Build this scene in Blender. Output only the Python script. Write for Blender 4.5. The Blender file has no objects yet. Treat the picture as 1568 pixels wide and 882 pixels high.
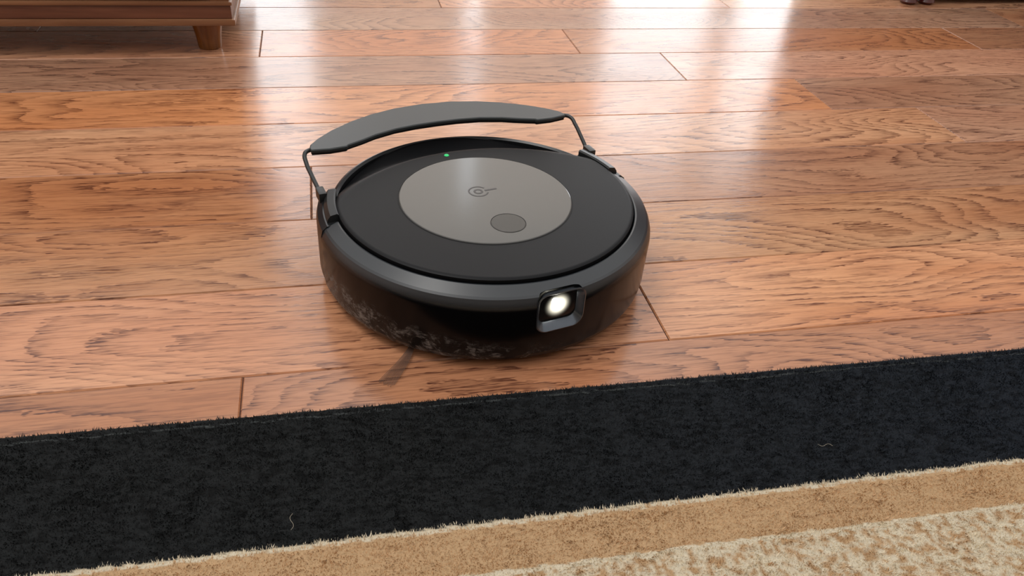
import bpy, bmesh, math, random
import numpy as np
from mathutils import Vector, Matrix
random.seed(3); rng=np.random.default_rng(5)
scene=bpy.context.scene
COL=scene.collection

# ------------------------------------------------------------ helpers
def link(o,parent=None):
    COL.objects.link(o)
    if parent: o.parent=parent
    return o
def mesh_obj(name,verts,faces,mat=None,parent=None,smooth=False,angle=None):
    me=bpy.data.meshes.new(name); me.from_pydata([tuple(v) for v in verts],[],faces); me.update()
    if smooth: me.polygons.foreach_set('use_smooth',[True]*len(me.polygons))
    if angle: me.set_sharp_from_angle(angle=math.radians(angle))
    o=bpy.data.objects.new(name,me); link(o,parent)
    if mat: me.materials.append(mat)
    return o
def bm_obj(name,bm,mat=None,parent=None,smooth=True,angle=35):
    bmesh.ops.recalc_face_normals(bm,faces=bm.faces)
    me=bpy.data.meshes.new(name); bm.to_mesh(me); bm.free()
    if smooth:
        me.polygons.foreach_set('use_smooth',[True]*len(me.polygons))
        me.set_sharp_from_angle(angle=math.radians(angle))
    o=bpy.data.objects.new(name,me); link(o,parent)
    if mat: me.materials.append(mat)
    return o
def box(name,x0,x1,y0,y1,z0,z1,mat,parent=None,bev=0.0,seg=2):
    bm=bmesh.new(); bmesh.ops.create_cube(bm,size=1)
    for v in bm.verts:
        v.co=Vector(((x0+x1)/2+v.co.x*(x1-x0),(y0+y1)/2+v.co.y*(y1-y0),(z0+z1)/2+v.co.z*(z1-z0)))
    if bev>0: bmesh.ops.bevel(bm,geom=list(bm.edges),offset=bev,segments=seg,affect='EDGES',profile=.7)
    return bm_obj(name,bm,mat,parent)
def revolve(name,prof,a0,a1,n,mat,parent=None,center=(0,0),close=False,angle=35):
    full=abs(a1-a0)>=359.9
    bm=bmesh.new(); rings=[]
    m=n if full else n+1
    for i in range(m):
        a=math.radians(a0+(a1-a0)*i/n)
        rings.append([bm.verts.new((center[0]+r*math.cos(a),center[1]+r*math.sin(a),z)) for r,z in prof])
    k=len(prof)
    for i in range(n):
        A=rings[i];B=rings[(i+1)%m]
        for j in range(k if close else k-1):
            bm.faces.new((A[j],B[j],B[(j+1)%k],A[(j+1)%k]))
    if close and not full:
        bm.faces.new(rings[0]); bm.faces.new(rings[-1][::-1])
    return bm_obj(name,bm,mat,parent,True,angle)
def tube(name,pts,rad,mat,parent=None,res=3,cyc=False,kind='POLY'):
    cu=bpy.data.curves.new(name,'CURVE'); cu.dimensions='3D'; cu.bevel_depth=rad; cu.bevel_resolution=res; cu.use_fill_caps=True
    if kind=='POLY':
        s=cu.splines.new('POLY'); s.points.add(len(pts)-1)
        for p,q in zip(s.points,pts): p.co=(*q[:3],1); p.radius=q[3] if len(q)>3 else 1
    else:
        s=cu.splines.new('BEZIER'); s.bezier_points.add(len(pts)-1)
        for p,q in zip(s.bezier_points,pts): p.co=q[:3]; p.handle_left_type=p.handle_right_type='AUTO'; p.radius=q[3] if len(q)>3 else 1
        s.resolution_u=10
    s.use_cyclic_u=cyc
    cu.materials.append(mat)
    o=bpy.data.objects.new(name,cu); link(o,parent); return o
def empty(name,loc=(0,0,0),rz=0):
    e=bpy.data.objects.new(name,None); e.empty_display_size=.05; e.location=loc; e.rotation_euler=(0,0,rz); COL.objects.link(e); return e

class NT:
    def __init__(s,name):
        s.m=bpy.data.materials.new(name); s.m.use_nodes=True; s.t=s.m.node_tree; s.n=s.t.nodes; s.l=s.t.links
        s.b=s.n['Principled BSDF']
    def node(s,t,**k):
        n=s.n.new(t)
        for a,v in k.items(): setattr(n,a,v)
        return n
    def set(s,sock,v):
        if isinstance(v,bpy.types.NodeSocket): s.l.new(v,sock)
        else: sock.default_value=v
    def math(s,op,a,b=0.0,c=None,clamp=False):
        n=s.node('ShaderNodeMath',operation=op,use_clamp=clamp); s.set(n.inputs[0],a); s.set(n.inputs[1],b)
        if c is not None: s.set(n.inputs[2],c)
        return n.outputs[0]
    def vmath(s,op,a,b):
        n=s.node('ShaderNodeVectorMath',operation=op); s.set(n.inputs[0],a); s.set(n.inputs[1],b); return n.outputs[0]
    def noise(s,vec,scale=1,detail=2,rough=.5,dist=0,dim='3D'):
        n=s.node('ShaderNodeTexNoise',noise_dimensions=dim); s.set(n.inputs['Vector'],vec)
        n.inputs['Scale'].default_value=scale; n.inputs['Detail'].default_value=detail; n.inputs['Roughness'].default_value=rough; n.inputs['Distortion'].default_value=dist
        return n.outputs['Fac']
    def mix(s,f,a,b,blend='MIX'):
        n=s.node('ShaderNodeMix',data_type='RGBA',blend_type=blend); s.set(n.inputs['Factor'],f)
        s.set(n.inputs['A'],a) ; s.set(n.inputs['B'],b)
        return n.outputs['Result']
    def maprange(s,v,a,b,c,d,smooth=False):
        n=s.node('ShaderNodeMapRange'); n.interpolation_type='SMOOTHSTEP' if smooth else 'LINEAR'
        for i,x in enumerate((v,a,b,c,d)): s.set(n.inputs[i],x)
        return n.outputs[0]
    def bump(s,h,strength=.3,dist=.001,normal=None):
        n=s.node('ShaderNodeBump'); n.inputs['Strength'].default_value=strength; n.inputs['Distance'].default_value=dist; s.l.new(h,n.inputs['Height'])
        if normal: s.l.new(normal,n.inputs['Normal'])
        return n.outputs[0]
    def obj(s): return s.node('ShaderNodeTexCoord').outputs['Object']
    def P(s,**k):
        for a,v in k.items(): s.set(s.b.inputs[a.replace('_',' ')],v)
def rgb(r,g,b):
    f=lambda c:(c/255/12.92) if c/255<=.04045 else ((c/255+.055)/1.055)**2.4
    return (f(r),f(g),f(b),1)

def simple(name,col,rough=.5,metal=0,spec=.5,bump=0,scale=400,coat=0,var=.15):
    t=NT(name); o=t.obj()
    nz=t.noise(o,scale,3)
    c2=tuple(c*(1-var) for c in col[:3])+(1,)
    t.P(Base_Color=t.mix(nz,c2,col),Roughness=rough,Metallic=metal); t.b.inputs['Specular IOR Level'].default_value=spec
    t.b.inputs['Coat Weight'].default_value=coat
    if bump: t.l.new(t.bump(nz,bump,.0005),t.b.inputs['Normal'])
    return t.m

# ------------------------------------------------------------ wood floor material
def floor_mat():
    t=NT('oak_floor_wood'); o=t.obj()
    at=t.node('ShaderNodeAttribute',attribute_name='plank'); rv=at.outputs['Vector']
    off=t.vmath('MULTIPLY',rv,(37.0,53.0,29.0)); p=t.vmath('ADD',o,off)
    sep=t.node('ShaderNodeSeparateXYZ'); t.l.new(rv,sep.inputs[0]); r1,r2,r3=sep.outputs
    n1=t.noise(t.vmath('MULTIPLY',p,(2.0,9.0,1.0)),1.0,1.0,.4,.35)
    n2=t.noise(t.vmath('MULTIPLY',p,(14.0,70.0,1.0)),1.0,2.0,.5)
    n5=t.noise(t.vmath('MULTIPLY',p,(90.0,330.0,1.0)),1.0,1.0,.5)
    ph=t.math('ADD',t.math('MULTIPLY',n1,t.maprange(r2,0,1,14,30)),t.math('ADD',t.math('MULTIPLY',n2,.7),t.math('MULTIPLY',n5,.5)))
    fr=t.math('FRACT',ph)
    ring=t.math('POWER',fr,2.4)
    ring=t.math('MULTIPLY',ring,t.maprange(fr,.93,1.0,1,0,True))
    n3=t.noise(t.vmath('MULTIPLY',p,(30.0,480.0,1.0)),1.0,2.0,.6)
    pore=t.maprange(n3,.48,.60,0,1)
    n4=t.noise(t.vmath('MULTIPLY',p,(7.0,240.0,1.0)),1.0,3.0,.6)
    streak=t.maprange(n4,.35,.7,0,1)
    big=t.noise(t.vmath('MULTIPLY',p,(2.2,9.0,1.0)),1.0,3.0,.55)
    base=t.mix(r1,rgb(202,142,104),rgb(228,180,142))
    base=t.mix(t.maprange(big,.35,.7,0,.62),base,rgb(184,114,76))
    base=t.mix(t.math('MULTIPLY',streak,.28),base,rgb(160,104,74))
    fade=t.maprange(t.noise(t.vmath('MULTIPLY',p,(3.0,14.0,1.0)),1.3,2.0),.3,.6,.5,1)
    lines=t.math('MULTIPLY',t.math('MULTIPLY',ring,t.math('ADD',.5,t.math('MULTIPLY',pore,.9))),fade,clamp=True)
    col=t.mix(lines,base,rgb(94,54,40))
    col=t.mix(t.math('MULTIPLY',pore,.24),col,rgb(104,62,46))
    vo=t.node('ShaderNodeTexVoronoi'); t.l.new(t.vmath('MULTIPLY',p,(2.2,7.0,1.0)),vo.inputs['Vector']); vo.inputs['Scale'].default_value=.6
    kd=t.math('ADD',vo.outputs['Distance'],t.math('MULTIPLY',n2,.06))
    kn=t.maprange(kd,.045,.085,1,0,True)
    col=t.mix(t.math('MULTIPLY',kn,.5),col,rgb(84,54,44))
    hv=t.node('ShaderNodeHueSaturation'); t.l.new(col,hv.inputs['Color'])
    t.l.new(t.maprange(r3,0,1,.72,1.12),hv.inputs['Value']); t.l.new(t.maprange(r2,0,1,1.1,.90),hv.inputs['Saturation'])
    t.P(Base_Color=hv.outputs[0])
    sm=t.noise(o,9.0,3.0,.5)
    t.P(Roughness=t.maprange(sm,.3,.7,.14,.24)); t.b.inputs['IOR'].default_value=1.52
    t.b.inputs['Specular IOR Level'].default_value=.66
    b1=t.bump(t.math('SUBTRACT',1.0,t.math('ADD',t.math('MULTIPLY',lines,.6),t.math('MULTIPLY',pore,.3))),.14,.0005)
    wv=t.noise(t.vmath('MULTIPLY',p,(4.0,22.0,1.0)),1.0,2.0)
    b2=t.bump(wv,.25,.0010,b1)
    t.l.new(b2,t.b.inputs['Normal'])
    return t.m
def wood_mat(name,c1,c2,rough=.25,axis='x'):
    t=NT(name); o=t.obj()
    sc={'x':(3,40,40),'z':(40,40,3)}[axis]
    n=t.noise(t.vmath('MULTIPLY',o,sc),1.0,4.0,.6,.4)
    t.P(Base_Color=t.mix(t.maprange(n,.3,.7,0,1),c1,c2),Roughness=rough); t.b.inputs['Coat Weight'].default_value=.3
    t.b.inputs['Coat Roughness'].default_value=.15
    return t.m

M_floor=floor_mat()
M_gap=simple('plank_gap_dark',rgb(60,26,16),.8)  # dark sheet under the planks, visible in the joints

# ------------------------------------------------------------ floor planks
W=.13046; V0=.76537
def build_floor():
    X0,X1=-3.2,4.2
    verts=[];faces=[];pl=[]
    known={-2:[.076,.692],-1:[-.62,1.32],0:[-.258,.288],1:[-.95,.437],2:[.635,-.8],3:[.786,-1.0],4:[-.1786,1.3],5:[-1.1,1.05],6:[.159,1.4,-.75],7:[-.239,.9],8:[.35]}
    g=.0004; e=.0011; h=.0009
    for k in range(-24,26):
        yt=V0-k*W; yb=yt-W
        js=list(known.get(k,[random.uniform(-.6,.6)]))
        x=min(js)
        while x>X0: x-=random.uniform(.55,1.25); js.append(x)
        x=max(js)
        while x<X1: x+=random.uniform(.55,1.25); js.append(x)
        js=sorted(max(X0,min(X1,j)) for j in js)
        for a,b in zip(js,js[1:]):
            if b-a<.02: continue
            i=len(verts)
            x0,x1,y0,y1=a+g,b-g,yb+g,yt-g
            verts+=[(x0,y0,-h*1.6),(x1,y0,-h*1.6),(x1,y1,-h*1.6),(x0,y1,-h*1.6),(x0+e,y0+e,0),(x1-e,y0+e,0),(x1-e,y1-e,0),(x0+e,y1-e,0)]
            f=[(4,5,6,7),(0,1,5,4),(1,2,6,5),(2,3,7,6),(3,0,4,7)]
            faces+=[tuple(i+q for q in ff) for ff in f]
            rnd=(random.random(),random.random(),random.random())
            pl+= [rnd]*5
    i=len(verts)
    verts+=[(X0,-2.6,-.0016),(X1,-2.6,-.0016),(X1,4.0,-.0016),(X0,4.0,-.0016)]
    faces.append((i,i+1,i+2,i+3)); pl.append((0,0,0))
    o=mesh_obj('floor',verts,faces,M_floor)
    o.data.materials.append(M_gap); o.data.polygons[len(faces)-1].material_index=1
    at=o.data.attributes.new('plank','FLOAT_VECTOR','FACE'); at.data.foreach_set('vector',np.array(pl,dtype=np.float32).ravel())
    return o
build_floor()

# ------------------------------------------------------------ room
M_wall=simple('wall_paint',rgb(236,230,223),.7,bump=.1,scale=60,var=.05)
M_wall2=simple('wall_paint_taupe',rgb(150,140,130),.7,bump=.1,scale=60,var=.05)
M_trim=simple('trim_paint',rgb(238,236,230),.4,var=.03)
def emis(name,col,s):
    t=NT(name); o=t.obj(); n=t.noise(o,2.0,2.0)
    t.P(Base_Color=(0,0,0,1)); t.l.new(t.mix(n,tuple(c*.85 for c in col[:3])+(1,),col),t.b.inputs['Emission Color']); t.b.inputs['Emission Strength'].default_value=s; return t.m
M_day=emis('daylight_pane',(.95,.97,1,1),4.3)
YW=3.8
wins=[(-.66,-.2,.12,2.4),(.58,.74,.5,2.4),(1.42,2.15,.1,2.0),(2.22,2.95,.1,2.0)]
xs=[-3.2]
for w in wins: xs+=[w[0],w[1]]
xs.append(4.2)
wv=[];wf=[]
def q(x0,x1,z0,z1):
    i=len(wv)
    for y in (YW,YW+.15):
        wv.extend([(x0,y,z0),(x1,y,z0),(x1,y,z1),(x0,y,z1)])
    wf.extend([tuple(i+k for k in f) for f in [(0,1,2,3),(7,6,5,4),(0,4,5,1),(1,5,6,2),(2,6,7,3),(3,7,4,0)]])
for i in range(0,len(xs),2): q(xs[i],xs[i+1],0,2.6)
for w in wins: q(w[0],w[1],0,w[2]); q(w[0],w[1],w[3],2.6)
mesh_obj('wall_back',wv,wf,M_wall)
for i,w in enumerate(wins):
    e=empty('window_%d'%(i+1))
    box('pane',w[0],w[1],YW+.09,YW+.1,w[2],w[3],M_day,e)
    t=.035
    box('frame_left',w[0],w[0]+t,YW+.03,YW+.088,w[2],w[3],M_trim,e); box('frame_right',w[1]-t,w[1],YW+.03,YW+.088,w[2],w[3],M_trim,e)
    box('frame_top',w[0]+t,w[1]-t,YW+.03,YW+.088,w[3]-t,w[3],M_trim,e); box('frame_bottom',w[0]+t,w[1]-t,YW+.03,YW+.088,w[2],w[2]+t,M_trim,e)
    box('mullion',w[0]+t,w[1]-t,YW+.04,YW+.085,(w[2]+w[3])/2-.015,(w[2]+w[3])/2+.015,M_trim,e)
box('wall_left',-3.35,-3.2,-2.6,YW,0,2.6,M_wall)
box('wall_right',4.2,4.35,-2.6,YW,0,2.6,M_wall)
box('wall_front',-3.35,4.35,-2.75,-2.6,0,2.6,M_wall2)
# ------------------------------------------------------------ cabinet (top-left)
M_cab=wood_mat('cabinet_walnut',rgb(88,52,40),rgb(130,84,64),.3)
M_trimw=wood_mat('cabinet_moulding',rgb(112,74,50),rgb(154,110,78),.3)
M_leg=wood_mat('leg_honey_wood',rgb(104,62,26),rgb(152,100,48),.2,'z')
def cabinet():
    e=empty('tv_cabinet',(0,0,0))
    xr,yf=-.288,.636
    box('carcass',-1.45,xr-.012,yf+.014,1.05,.086,.42,M_cab,e,.002)
    box('base_moulding_lower',-1.47,xr,yf,1.06,.050,.060,M_trimw,e,.003)
    box('base_moulding_upper',-1.465,xr-.004,yf+.004,1.056,.060,.082,M_cab,e,.004)
    box('base_moulding_bead',-1.468,xr-.002,yf+.002,1.058,.081,.087,M_trimw,e,.0025)
    box('corner_post',xr-.036,xr-.006,yf+.006,yf+.04,.086,.42,M_trimw,e,.003)
    box('drawer_front',-.86,xr-.042,yf+.004,yf+.014,.096,.40,M_cab,e,.003)
    box('drawer_front_2',-1.42,-.87,yf+.004,yf+.014,.096,.40,M_cab,e,.003)
    box('top',-1.48,xr+.006,yf-.008,1.065,.42,.445,M_trimw,e,.005)
    for i,(x,y) in enumerate([(-.338,.684),(-1.40,.684),(-.338,1.0),(-1.40,1.0)]):
        revolve('leg_%d'%i,[(0,0),(.0165,0),(.0185,.002),(.0205,.022),(.0235,.038),(.024,.044),(.0225,.0503),(0,.0503)],0,360,32,M_leg,e,(x,y))
    for x in (-.58,-1.15): revolve('knob_%d'%int(-x*100),[(0,.26),(.012,.262),(.015,.27),(0,.285)],0,360,16,M_trimw,e,(x,yf-.006))
cabinet()
M_mah=wood_mat('mahogany',rgb(58,20,18),rgb(92,34,28),.3)
M_foot=simple('foot_dark_metal',rgb(60,40,36),.3,.6)
def sideboard():
    e=empty('mahogany_sideboard')
    box('base_rail',1.20,2.6,.925,1.45,.018,.07,M_mah,e,.006)
    box('carcass',1.16,2.58,.955,1.44,.07,.95,M_mah,e,.004)
    box('top',1.12,2.62,.92,1.46,.95,.985,M_mah,e,.008)
    for i,x in enumerate((1.20,1.87)): box('door_panel_%d'%i,x,x+.62,.947,.956,.12,.9,M_mah,e,.006)
    for i,(x,y) in enumerate([(1.145,.935),(1.19,.935),(2.5,.985),(1.18,1.4),(2.5,1.4)]):
        revolve('foot_%d'%i,[(0,0),(.014,0),(.02,.006),(.016,.014),(.022,.024),(.028,.034),(.03,.0705),(0,.0705)] if i<2 else [(0,0),(.012,0),(.016,.006),(.016,.0185),(0,.0185)],0,360,24,M_mah if i<2 else M_foot,e,(x,y))
sideboard()

# ------------------------------------------------------------ rug
def rug():
    e=empty('area_rug')
    ye=lambda x:-.2045-.0115*x      # back edge
    t=NT('rug_base_weave'); o=t.obj()
    at=t.node('ShaderNodeAttribute',attribute_name='pile_col')
    nz=t.noise(o,600,3); 
    t.P(Base_Color=t.mix(nz,t.mix(.5,at.outputs['Color'],(0,0,0,1)),at.outputs['Color']),Roughness=.95); t.b.inputs['Specular IOR Level'].default_value=.15
    t.l.new(t.bump(nz,.6,.0015),t.b.inputs['Normal'])
    M=t.m
    t=NT('rug_pile_fibre'); at=t.node('ShaderNodeAttribute',attribute_name='pile_col')
    t.P(Base_Color=at.outputs['Color'],Roughness=.7); t.b.inputs['Specular IOR Level'].default_value=.3
    MP=t.m
    def vnoise(x,y,sx,sy,seed):
        r=np.random.default_rng(seed); G=r.random((256,256))
        u=x*sx;v=y*sy; iu=np.floor(u).astype(int);iv=np.floor(v).astype(int); fu=u-iu;fv=v-iv
        fu=fu*fu*(3-2*fu);fv=fv*fv*(3-2*fv)
        g=lambda a,b:G[a%256,b%256]
        return (g(iu,iv)*(1-fu)+g(iu+1,iv)*fu)*(1-fv)+(g(iu,iv+1)*(1-fu)+g(iu+1,iv+1)*fu)*fv
    black=np.array(rgb(38,40,41)[:3]); navy=np.array(rgb(36,42,51)[:3]); tan=np.array(rgb(224,186,142)[:3]); cream=np.array(rgb(250,236,208)[:3]); tan2=np.array(rgb(216,178,134)[:3])
    def color(x,y):
        a=ye(x); w=(vnoise(x,y,160,160,1)-.5)*.0022
        d=a-y+w
        c=np.zeros((len(x),3))
        k=np.clip((x+.1)*1.6,0,1)[:,None]
        c[:]=black*(1-k)+navy*k
        dim=vnoise(x,y,210,380,12)
        c*=(np.clip((dim-.25)*4,0,1)*.6+.5)[:,None]
        st=(d>.0085)&(d<.0095); c[st]=rgb(84,88,88)[:3]
        m=(d>.1345)&(d<=.138); c[m]=cream
        m=(d>.138)&(d<=.176); c[m]=tan
        m=(d>.176)&(d<=.180); c[m]=cream
        m=d>.180
        n=vnoise(x,y,230,190,2)*.5+vnoise(x,y,420,380,3)*.5
        kk=np.clip((n-.33)*5,0,1)[:,None]
        c[m]=(tan2*(1-kk)+cream*kk)[m]
        return c
    nx,ny=900,300
    xs=np.linspace(-1.3,1.5,nx)
    dy=np.concatenate([np.linspace(0,.3,240),np.linspace(.305,1.0,ny-240)])
    X,D=np.meshgrid(xs,dy,indexing='ij'); Y=ye(X)-D
    Y[:,0]+= (vnoise(X[:,0],X[:,0]*0,120,1,9)-.5)*.003
    Z=.0052+ (vnoise(X,Y,210,380,12)-.5)*.0014+(vnoise(X,Y,60,60,5)-.5)*.0008
    Z*=np.clip(D/.003+.35,0,1)
    V=np.stack([X,Y,Z],-1).reshape(-1,3)
    idx=np.arange(nx*ny).reshape(nx,ny)
    F=np.stack([idx[:-1,:-1],idx[:-1,1:],idx[1:,1:],idx[1:,:-1]],-1).reshape(-1,4)
    n0=len(V); sk=np.stack([X[:,0],Y[:,0]+.001,np.zeros(nx)+.0002],-1); V=np.vstack([V,sk])
    s=np.arange(nx-1); F2=np.stack([n0+s,idx[:-1,0],idx[1:,0],n0+s+1],-1)
    F=np.vstack([F,F2])
    def fast(name,V,F,C,mat,k):
        me=bpy.data.meshes.new(name); me.vertices.add(len(V)); me.vertices.foreach_set('co',V.astype(np.float32).ravel())
        me.loops.add(len(F)*k); me.loops.foreach_set('vertex_index',F.astype(np.int32).ravel())
        me.polygons.add(len(F)); me.polygons.foreach_set('loop_start',np.arange(0,len(F)*k,k,dtype=np.int32))
        me.update(calc_edges=True); me.validate()
        at=me.color_attributes.new('pile_col','FLOAT_COLOR','POINT')
        at.data.foreach_set('color',np.hstack([C,np.ones((len(C),1))]).astype(np.float32).ravel())
        me.materials.append(mat)
        ob=bpy.data.objects.new(name,me); link(ob,e); return ob
    ob=fast('backing',V,F,color(V[:,0],V[:,1])*.8,M,4)
    ob.data.polygons.foreach_set('use_smooth',[True]*len(ob.data.polygons))
    N=280000
    x=rng.uniform(-.5,.62,N); d=rng.uniform(0.0004,.30,N); y=ye(x)-d
    h=rng.uniform(.0020,.0034,N)
    ang=vnoise(x,y,95,150,6)*6.28*1.3+rng.normal(0,.4,N)
    lean=rng.uniform(.0005,.0022,N)*(.4+1.2*vnoise(x,y,120,200,7))
    nearb=np.abs(d-.1365)<.003
    lean[nearb]*=1.6; ang[nearb]=rng.uniform(.9,2.2,nearb.sum())
    ed=d<.004; ang[ed]=rng.normal(1.57,.7,ed.sum()); lean[ed]*=1.5
    z0=.0040+(vnoise(x,y,210,380,12)-.5)*.0016
    z0[ed]=.0025; h[ed]*=.8
    w=rng.uniform(.0004,.0008,N); wa=rng.uniform(0,6.28,N)
    A=np.stack([x-np.cos(wa)*w,y-np.sin(wa)*w,z0],1);B=np.stack([x+np.cos(wa)*w,y+np.sin(wa)*w,z0],1)
    T=np.stack([x+np.cos(ang)*lean,y+np.sin(ang)*lean,z0+h],1)
    V=np.stack([A,B,T],1).reshape(-1,3); F=np.arange(3*N).reshape(N,3)
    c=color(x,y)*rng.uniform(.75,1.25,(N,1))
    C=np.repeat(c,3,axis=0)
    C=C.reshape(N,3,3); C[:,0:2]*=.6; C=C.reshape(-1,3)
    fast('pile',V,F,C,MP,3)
rug()
M_lint=simple('lint_fibre',rgb(190,180,160),.8)
def lint():
    e=empty('lint_fibres')
    for i,(x,y,s,a) in enumerate([(.236,-.306,.007,-.7),(-.195,-.318,.008,1.2)]):
        pts=[(x+s*(t*math.cos(a)-.35*math.sin(a)*math.sin(t*3)),y+s*(t*math.sin(a)+.35*math.cos(a)*math.sin(t*3)),.0078+.001*math.sin(t*3)) for t in (-.8,-.3,.3,.8)]
        tube('hair_%d'%i,pts,.00011,M_lint,e,1,kind='BEZIER')
lint()

# ------------------------------------------------------------ robot
M_lid=simple('matte_black_lid',rgb(11,12,15),.48,bump=.06,scale=1500,var=.1,spec=.20)
M_satin=simple('satin_black_shell',rgb(24,26,28),.33,var=.1,scale=900)
M_arm=simple('grey_black_plastic',rgb(52,56,57),.42,var=.08,scale=900)
M_rod=simple('arm_black_plastic',rgb(34,36,37),.38,var=.08,scale=900)
M_pad=simple('mop_pad_cloth',rgb(24,24,26),.95,bump=.8,scale=900)
M_glass=simple('smoked_glass_panel',rgb(90,89,86),.13,var=.04,scale=60,spec=.5)
M_btn=simple('button_glass',rgb(68,66,62),.22,var=.04,spec=.35)
M_logo=simple('logo_print',rgb(44,42,42),.3)
M_under=simple('underside_black',rgb(12,12,12),.7)
def bumper_mat():
    t=NT('gloss_black_bumper'); o=t.obj(); sep=t.node('ShaderNodeSeparateXYZ'); t.l.new(o,sep.inputs[0]); X,Y,Z=sep.outputs
    n=t.noise(o,48,6,.72,.8); n2=t.noise(t.vmath('MULTIPLY',o,(180.,180.,420.)),1.0,4,.7)
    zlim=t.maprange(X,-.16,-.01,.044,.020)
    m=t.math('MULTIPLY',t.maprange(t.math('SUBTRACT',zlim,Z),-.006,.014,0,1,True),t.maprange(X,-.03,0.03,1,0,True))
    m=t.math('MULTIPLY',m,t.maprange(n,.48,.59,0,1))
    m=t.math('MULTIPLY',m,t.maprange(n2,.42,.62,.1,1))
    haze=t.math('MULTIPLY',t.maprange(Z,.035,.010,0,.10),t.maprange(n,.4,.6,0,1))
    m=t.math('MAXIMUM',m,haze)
    top=t.maprange(Z,.066,.074,0,1)  # rim highlight put into the base colour as a lighter top band
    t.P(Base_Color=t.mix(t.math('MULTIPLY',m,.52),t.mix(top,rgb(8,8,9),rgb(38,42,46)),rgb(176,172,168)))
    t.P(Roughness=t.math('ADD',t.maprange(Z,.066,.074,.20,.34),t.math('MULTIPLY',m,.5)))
    t.l.new(t.maprange(Z,.066,.074,.18,.7),t.b.inputs['Specular IOR Level'])
    return t.m
M_bump=bumper_mat()
M_lens=emis('headlight_emitter',(1,.98,.86,1),25)
M_flare=emis('flare_dot_green',(.03,.8,.22,1),.9)  # glow colour for the green lens flare
def halo_mat():  # bloom around the headlight, painted as emission on its cover
    t=NT('headlight_bloom_glow'); o=t.obj()
    sep=t.node('ShaderNodeSeparateXYZ'); t.l.new(o,sep.inputs[0]); X,Y,Z=sep.outputs
    d=t.math('SQRT',t.math('ADD',t.math('POWER',X,2.0),t.math('POWER',Z,2.0)))
    g=t.maprange(d,.0030,.0155,1,0,True); g=t.math('POWER',g,2.2)
    t.P(Base_Color=rgb(22,22,22),Roughness=.15); t.b.inputs['Emission Color'].default_value=(1,.93,.74,1)
    t.l.new(t.math('MULTIPLY',g,2.4),t.b.inputs['Emission Strength']); return t.m
M_halo=halo_mat()

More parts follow.
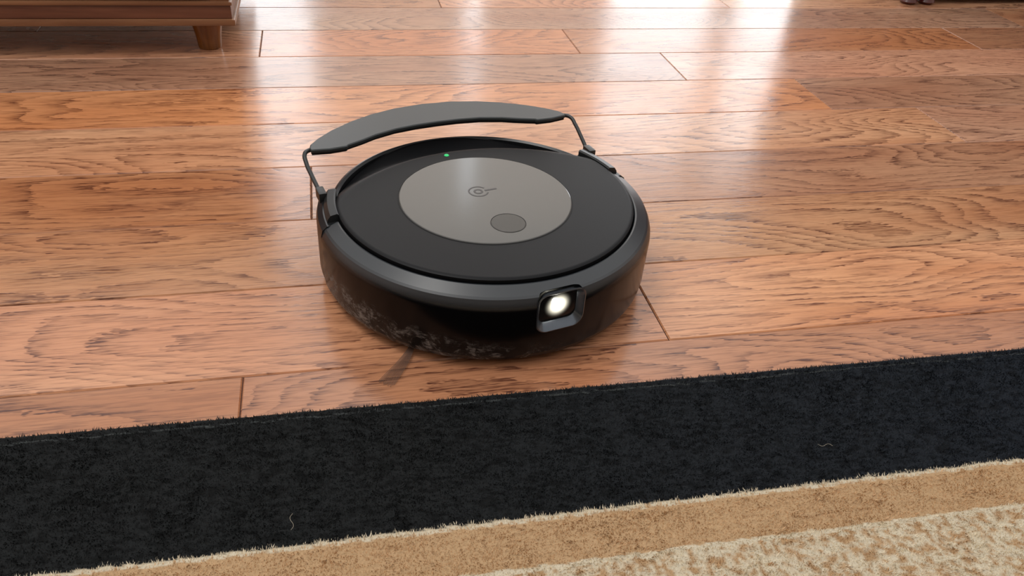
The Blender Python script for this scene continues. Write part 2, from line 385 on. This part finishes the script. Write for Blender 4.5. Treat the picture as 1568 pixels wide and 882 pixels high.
def robot():
    e=empty('robot_vacuum',(0,0,0),math.radians(13.5))
    n=180; rr=list(np.linspace(0.004,.142,70))+[.144,.146,.1475,.149,.1498,.150]
    def hz(x,y):
        r=math.hypot(x,y)
        t=(math.hypot(x,y+.093)-.190)
        z=.087
        if t>0:
            s=min(t/.030,1); s=s*s*(3-2*s)
            z-=.0150*s
            if t>.030: z+=.0085*min((t-.030)/.022,1)**1.8
        if r>.148: z-= (r-.148)/.002*.0012
        return z
    vs=[(0,0,.087)];fs=[]
    for r in rr:
        for i in range(n):
            a=2*math.pi*i/n; x,y=r*math.cos(a),r*math.sin(a); vs.append((x,y,hz(x,y)))
    for i in range(n):
        a=2*math.pi*i/n; vs.append((.1502*math.cos(a),.1502*math.sin(a),.060))
    for i in range(n): fs.append((0,1+i,1+(i+1)%n))
    for k in range(len(rr)):
        for i in range(n):
            j=(i+1)%n; fs.append((1+k*n+i,1+(k+1)*n+i,1+(k+1)*n+j,1+k*n+j))
    mesh_obj('lid',vs,fs,M_lid,e,True,50)
    revolve('chassis',[(0,.010),(.140,.010),(.148,.016),(.150,.03),(.1495,.07),(0,.07)],0,360,128,M_under,e)
    revolve('rear_shell',[(.1505,.060),(.1505,.0765),(.153,.0785),(.156,.077),(.158,.072),(.1585,.02),(.155,.009),(.140,.009)],22,158,96,M_satin,e)
    prof=[(.150,.070),(.1512,.082),(.1520,.0830),(.1535,.0832),(.1640,.0780),(.1660,.0764),(.1685,.0715),(.1696,.068),(.170,.064),(.1695,.022),(.1685,.015),(.166,.0095),(.162,.0075),(.150,.0075)]
    b=revolve('front_bumper',prof,-181,1,200,M_bump,e,close=True,angle=12)
    def rsq(w,h,r,y,zc,m=6):
        out=[]
        for cx,cz,a0 in ((w/2-r,h/2-r,0),(-w/2+r,h/2-r,90),(-w/2+r,-h/2+r,180),(w/2-r,-h/2+r,270)):
            for i in range(m+1):
                a=math.radians(a0+90*i/m); out.append((cx+r*math.cos(a),y,zc+cz+r*math.sin(a)))
        return out
    def loft(name,loops,mat,cap0=True,cap1=True,angle=30):
        bm=bmesh.new(); L=[[bm.verts.new(p) for p in l] for l in loops]; k=len(L[0])
        for A,B in zip(L,L[1:]):
            for i in range(k): bm.faces.new((A[i],A[(i+1)%k],B[(i+1)%k],B[i]))
        if cap0: bm.faces.new(L[0])
        if cap1: bm.faces.new(L[-1][::-1])
        return bm_obj(name,bm,mat,e,True,angle)
    zc=.0600
    cut=loft('cutter',[rsq(.047,.041,.010,-.185,zc),rsq(.047,.041,.010,-.162,zc),rsq(.038,.034,.007,-.1600,zc+.001),rsq(.038,.034,.007,-.151,zc+.001)],None)
    md=b.modifiers.new('cut','BOOLEAN'); md.operation='DIFFERENCE'; md.solver='EXACT'; md.object=cut
    bpy.context.view_layer.update()
    dg=bpy.context.evaluated_depsgraph_get(); me=bpy.data.meshes.new_from_object(b.evaluated_get(dg)); 
    b.modifiers.clear(); b.data=me
    if not me.materials: me.materials.append(M_bump)
    me.polygons.foreach_set('use_smooth',[True]*len(me.polygons)); me.set_sharp_from_angle(angle=math.radians(12))
    bpy.data.objects.remove(cut)
    def oncyl(l,R): return [(x,-math.sqrt(R*R-x*x),z) for x,y,z in l]
    M_lin=simple('lens_bezel_satin',rgb(84,89,96),.25,metal=.7,spec=.8)
    loft('lens_bezel',[oncyl(rsq(.0470,.041,.0100,0,zc),.1690),oncyl(rsq(.0482,.0422,.0106,0,zc),.1702),oncyl(rsq(.0462,.0402,.0098,0,zc),.1706),oncyl(rsq(.0440,.038,.009,0,zc),.1695),rsq(.0370,.0325,.0072,-.1622,zc+.001)],M_lin,False,False,25)
    lc=(0,-.1622,zc+.001)
    ln=loft('lens_cover',[rsq(.0374,.0329,.0072,lc[1],lc[2]),rsq(.0374,.0329,.0072,lc[1]+.001,lc[2])],M_halo)
    c=Vector(lc)
    for v in ln.data.vertices: v.co-=c
    ln.location=c
    bm=bmesh.new(); bmesh.ops.create_uvsphere(bm,u_segments=24,v_segments=12,radius=.0048)
    for v in bm.verts: v.co=Vector((v.co.x,v.co.y*.3,v.co.z))+Vector((0,-.1626,zc+.001))
    bm_obj('headlight_bulb',bm,M_lens,e)
    L=bpy.data.lights.new('headlight','SPOT'); L.energy=.2; L.spot_size=math.radians(110); L.shadow_soft_size=.004; L.color=(1,.95,.85)
    lo=bpy.data.objects.new('headlight_beam',L); link(lo,e); lo.location=(0,-.166,zc+.001); lo.rotation_euler=(math.radians(90),0,0)
    gc=(-.003,-.006)
    revolve('glass_panel',[(0,.0878),(.0862,.0878),(.0870,.0874),(.0872,.0868)],0,360,128,M_glass,e,gc,angle=12)
    revolve('glass_seam',[(.0872,.0868),(.0875,.0874),(.0882,.0873),(.0884,.0868)],0,360,128,M_under,e,gc)
    bc=(-.003,-.060)
    revolve('clean_button',[(0,.0881),(.0164,.0881),(.0169,.0878)],0,360,64,M_btn,e,bc,angle=12)
    revolve('button_ring',[(.0169,.0877),(.0170,.0882),(.0173,.0882),(.0175,.0877)],0,360,64,M_logo,e,bc)
    revolve('emblem_ring',[(.0088,.08785),(.0089,.0880),(.0104,.0880),(.0105,.08785)],30,330,40,M_logo,e,(-.006,.006))
    revolve('emblem_core',[(.0028,.08785),(.0029,.0880),(.0048,.0880),(.0049,.08785)],0,360,30,M_logo,e,(-.006,.006))
    box('emblem_bar',.001,.014,.0048,.0072,.0878,.0880,M_logo,e)
    revolve('flare_dot',[(0,.0878),(.0022,.0877),(.0028,.0868)],0,360,20,M_flare,e,(-.0065,.0930))  # lens flare added as a small glowing dot on the lid
    for sgn,nm in ((-1,'left'),(1,'right')):
        a0,a1=(157,179.2) if sgn<0 else (.8,23)
        revolve('hub_housing_'+nm,[(.1505,.062),(.1505,.079),(.152,.0805),(.163,.0800),(.168,.076),(.1695,.070),(.1695,.022),(.166,.014),(.1505,.012)],a0,a1,24,M_satin,e,close=True,angle=20)
        b0,b1=(158,177) if sgn<0 else (3,22)
        revolve('hub_cap_'+nm,[(.150,.078),(.150,.0870),(.1515,.0885),(.158,.0872),(.161,.083),(.162,.078)],b0,b1,18,M_rod,e,close=True,angle=20)
        s=sgn
        pts=[(s*.138,.118,.1035),(s*.150,.117,.1035),(s*.1560,.111,.1030),(s*.1575,.100,.098),(s*.1565,.085,.092),(s*.154,.062,.083)]
        tube('lift_arm_'+nm,[(*p,.8) for p in pts],.0028,M_rod,e,4,kind='BEZIER')
        box('arm_foot_'+nm,min(s*.150,s*.158),max(s*.150,s*.158),.050,.066,.078,.0885,M_rod,e,.0015)
    outer=[(0,.190),(.035,.187),(.065,.179),(.092,.167),(.118,.151),(.136,.136),(.147,.124),(.150,.116),(.149,.111)]
    inner=[(.130,.1080),(.112,.109),(.110,.1115),(.092,.1185),(.075,.1265),(.050,.134),(.025,.1372),(0,.138)]
    half=outer+inner
    loop=half+[(-x,y) for x,y in half[1:-1]][::-1]
    def off(l,d):
        P=[Vector(p) for p in l]; o=[]
        for i,p in enumerate(P):
            a=P[i-1];c=P[(i+1)%len(P)]; tg=(c-a).normalized(); nn=Vector((-tg.y,tg.x)); o.append(p+nn*d)
        return o
    P=[Vector(p) for p in loop]
    area=sum(P[i].x*P[(i+1)%len(P)].y-P[(i+1)%len(P)].x*P[i].y for i in range(len(P)))
    sg=1 if area>0 else -1
    def lay(l,z): return [(p[0],p[1],z) for p in l]
    ins1=off(loop,sg*.0006); ins2=off(loop,sg*.0012)
    zt=.1066
    def plate(name,layers,mat,ang=25):
        bm=bmesh.new(); L=[[bm.verts.new(p) for p in l] for l in layers]; k=len(L[0])
        for A,B in zip(L,L[1:]):
            for i in range(k): bm.faces.new((A[i],A[(i+1)%k],B[(i+1)%k],B[i]))
        f0=bm.faces.new(L[0]); f1=bm.faces.new(L[-1][::-1]); bmesh.ops.triangulate(bm,faces=[f0,f1])
        return bm_obj(name,bm,mat,e,True,ang)
    plate('mop_plate',[lay(ins2,zt),lay(ins1,zt-.0003),lay(loop,zt-.0011),lay(loop,zt-.0034),lay(ins2,zt-.0042)],M_arm,20)
    pin=off(loop,sg*.004); pin0=off(loop,sg*.0015)
    plate('mop_pad',[lay(pin0,zt-.0042),lay(pin0,zt-.0065),lay(pin,zt-.0080)],M_pad)
    for i,(x,y) in enumerate(((-.105,0),(.105,0))):
        bm=bmesh.new(); bmesh.ops.create_cone(bm,cap_ends=True,segments=32,radius1=.03,radius2=.03,depth=.02)
        bmesh.ops.rotate(bm,verts=bm.verts,matrix=Matrix.Rotation(math.pi/2,3,'Y')); bmesh.ops.translate(bm,verts=bm.verts,vec=(x,y,.030)); bm_obj('drive_wheel_%d'%i,bm,M_under,e)
    hx,hy=-.100,-.085
    revolve('side_brush_hub',[(0,.004),(.010,.004),(.012,.010),(0,.011)],0,360,20,M_under,e,(hx,hy))
    M_br=simple('brush_bristle',rgb(112,88,76),.6)
    for j,a in enumerate((-130,-10,110)):
        A=math.radians(a)
        for k in range(13):
            d=A+math.radians((k-6)*.9)
            ln_=.078+.004*random.random()
            tube('brush_arm_%d_%d'%(j,k),[(hx+.008*math.cos(A),hy+.008*math.sin(A),.006),(hx+.045*math.cos(d),hy+.045*math.sin(d),.003),(hx+ln_*math.cos(d-.06),hy+ln_*math.sin(d-.06),.0010)],.00022,M_br,e,1,kind='BEZIER')
robot()

# ------------------------------------------------------------ lights
w=bpy.data.worlds.new('World'); scene.world=w; w.use_nodes=True
bg=w.node_tree.nodes['Background']; bg.inputs[0].default_value=(1.0,.985,.975,1); bg.inputs[1].default_value=1.03
def area(name,loc,tgt,sx,sy,e,col=(1,1,1)):
    l=bpy.data.lights.new(name,'AREA'); l.shape='RECTANGLE'; l.size=sx; l.size_y=sy; l.energy=e; l.color=col
    o=bpy.data.objects.new(name,l); link(o); o.location=loc
    o.rotation_euler=(Vector(tgt)-Vector(loc)).to_track_quat('-Z','Y').to_euler(); return o
area('ceiling_light',(-.9,-.2,2.5),(0,0,0),.7,.7,18,(1,.97,.93))
area('wall_fill_added',(.6,2.5,2.5),(.6,3.8,1.0),2.4,.3,45,(1,.98,.96))  # added unseen fill lamp, brightens the back wall for its floor reflection

# ------------------------------------------------------------ camera
cx,cy,H,pi_,ya,ro,f=-0.14582,-0.70843,0.49079,0.62234,0.24957,0.07795,1239.728
fw=Vector((math.sin(ya)*math.cos(pi_),math.cos(ya)*math.cos(pi_),-math.sin(pi_)))
r=Vector((math.cos(ya),-math.sin(ya),0)); u=r.cross(fw)
R=math.cos(ro)*r+math.sin(ro)*u; U=-math.sin(ro)*r+math.cos(ro)*u
cd=bpy.data.cameras.new('camera'); cd.lens=f/1568*36; cd.sensor_width=36; cd.clip_start=.01
co=bpy.data.objects.new('camera',cd); link(co)
m=Matrix((R,U,-fw)).transposed().to_4x4(); m.translation=Vector((cx,cy,H)); co.matrix_world=m
scene.camera=co
scene.view_settings.view_transform='Standard'
scene.view_settings.look='None'
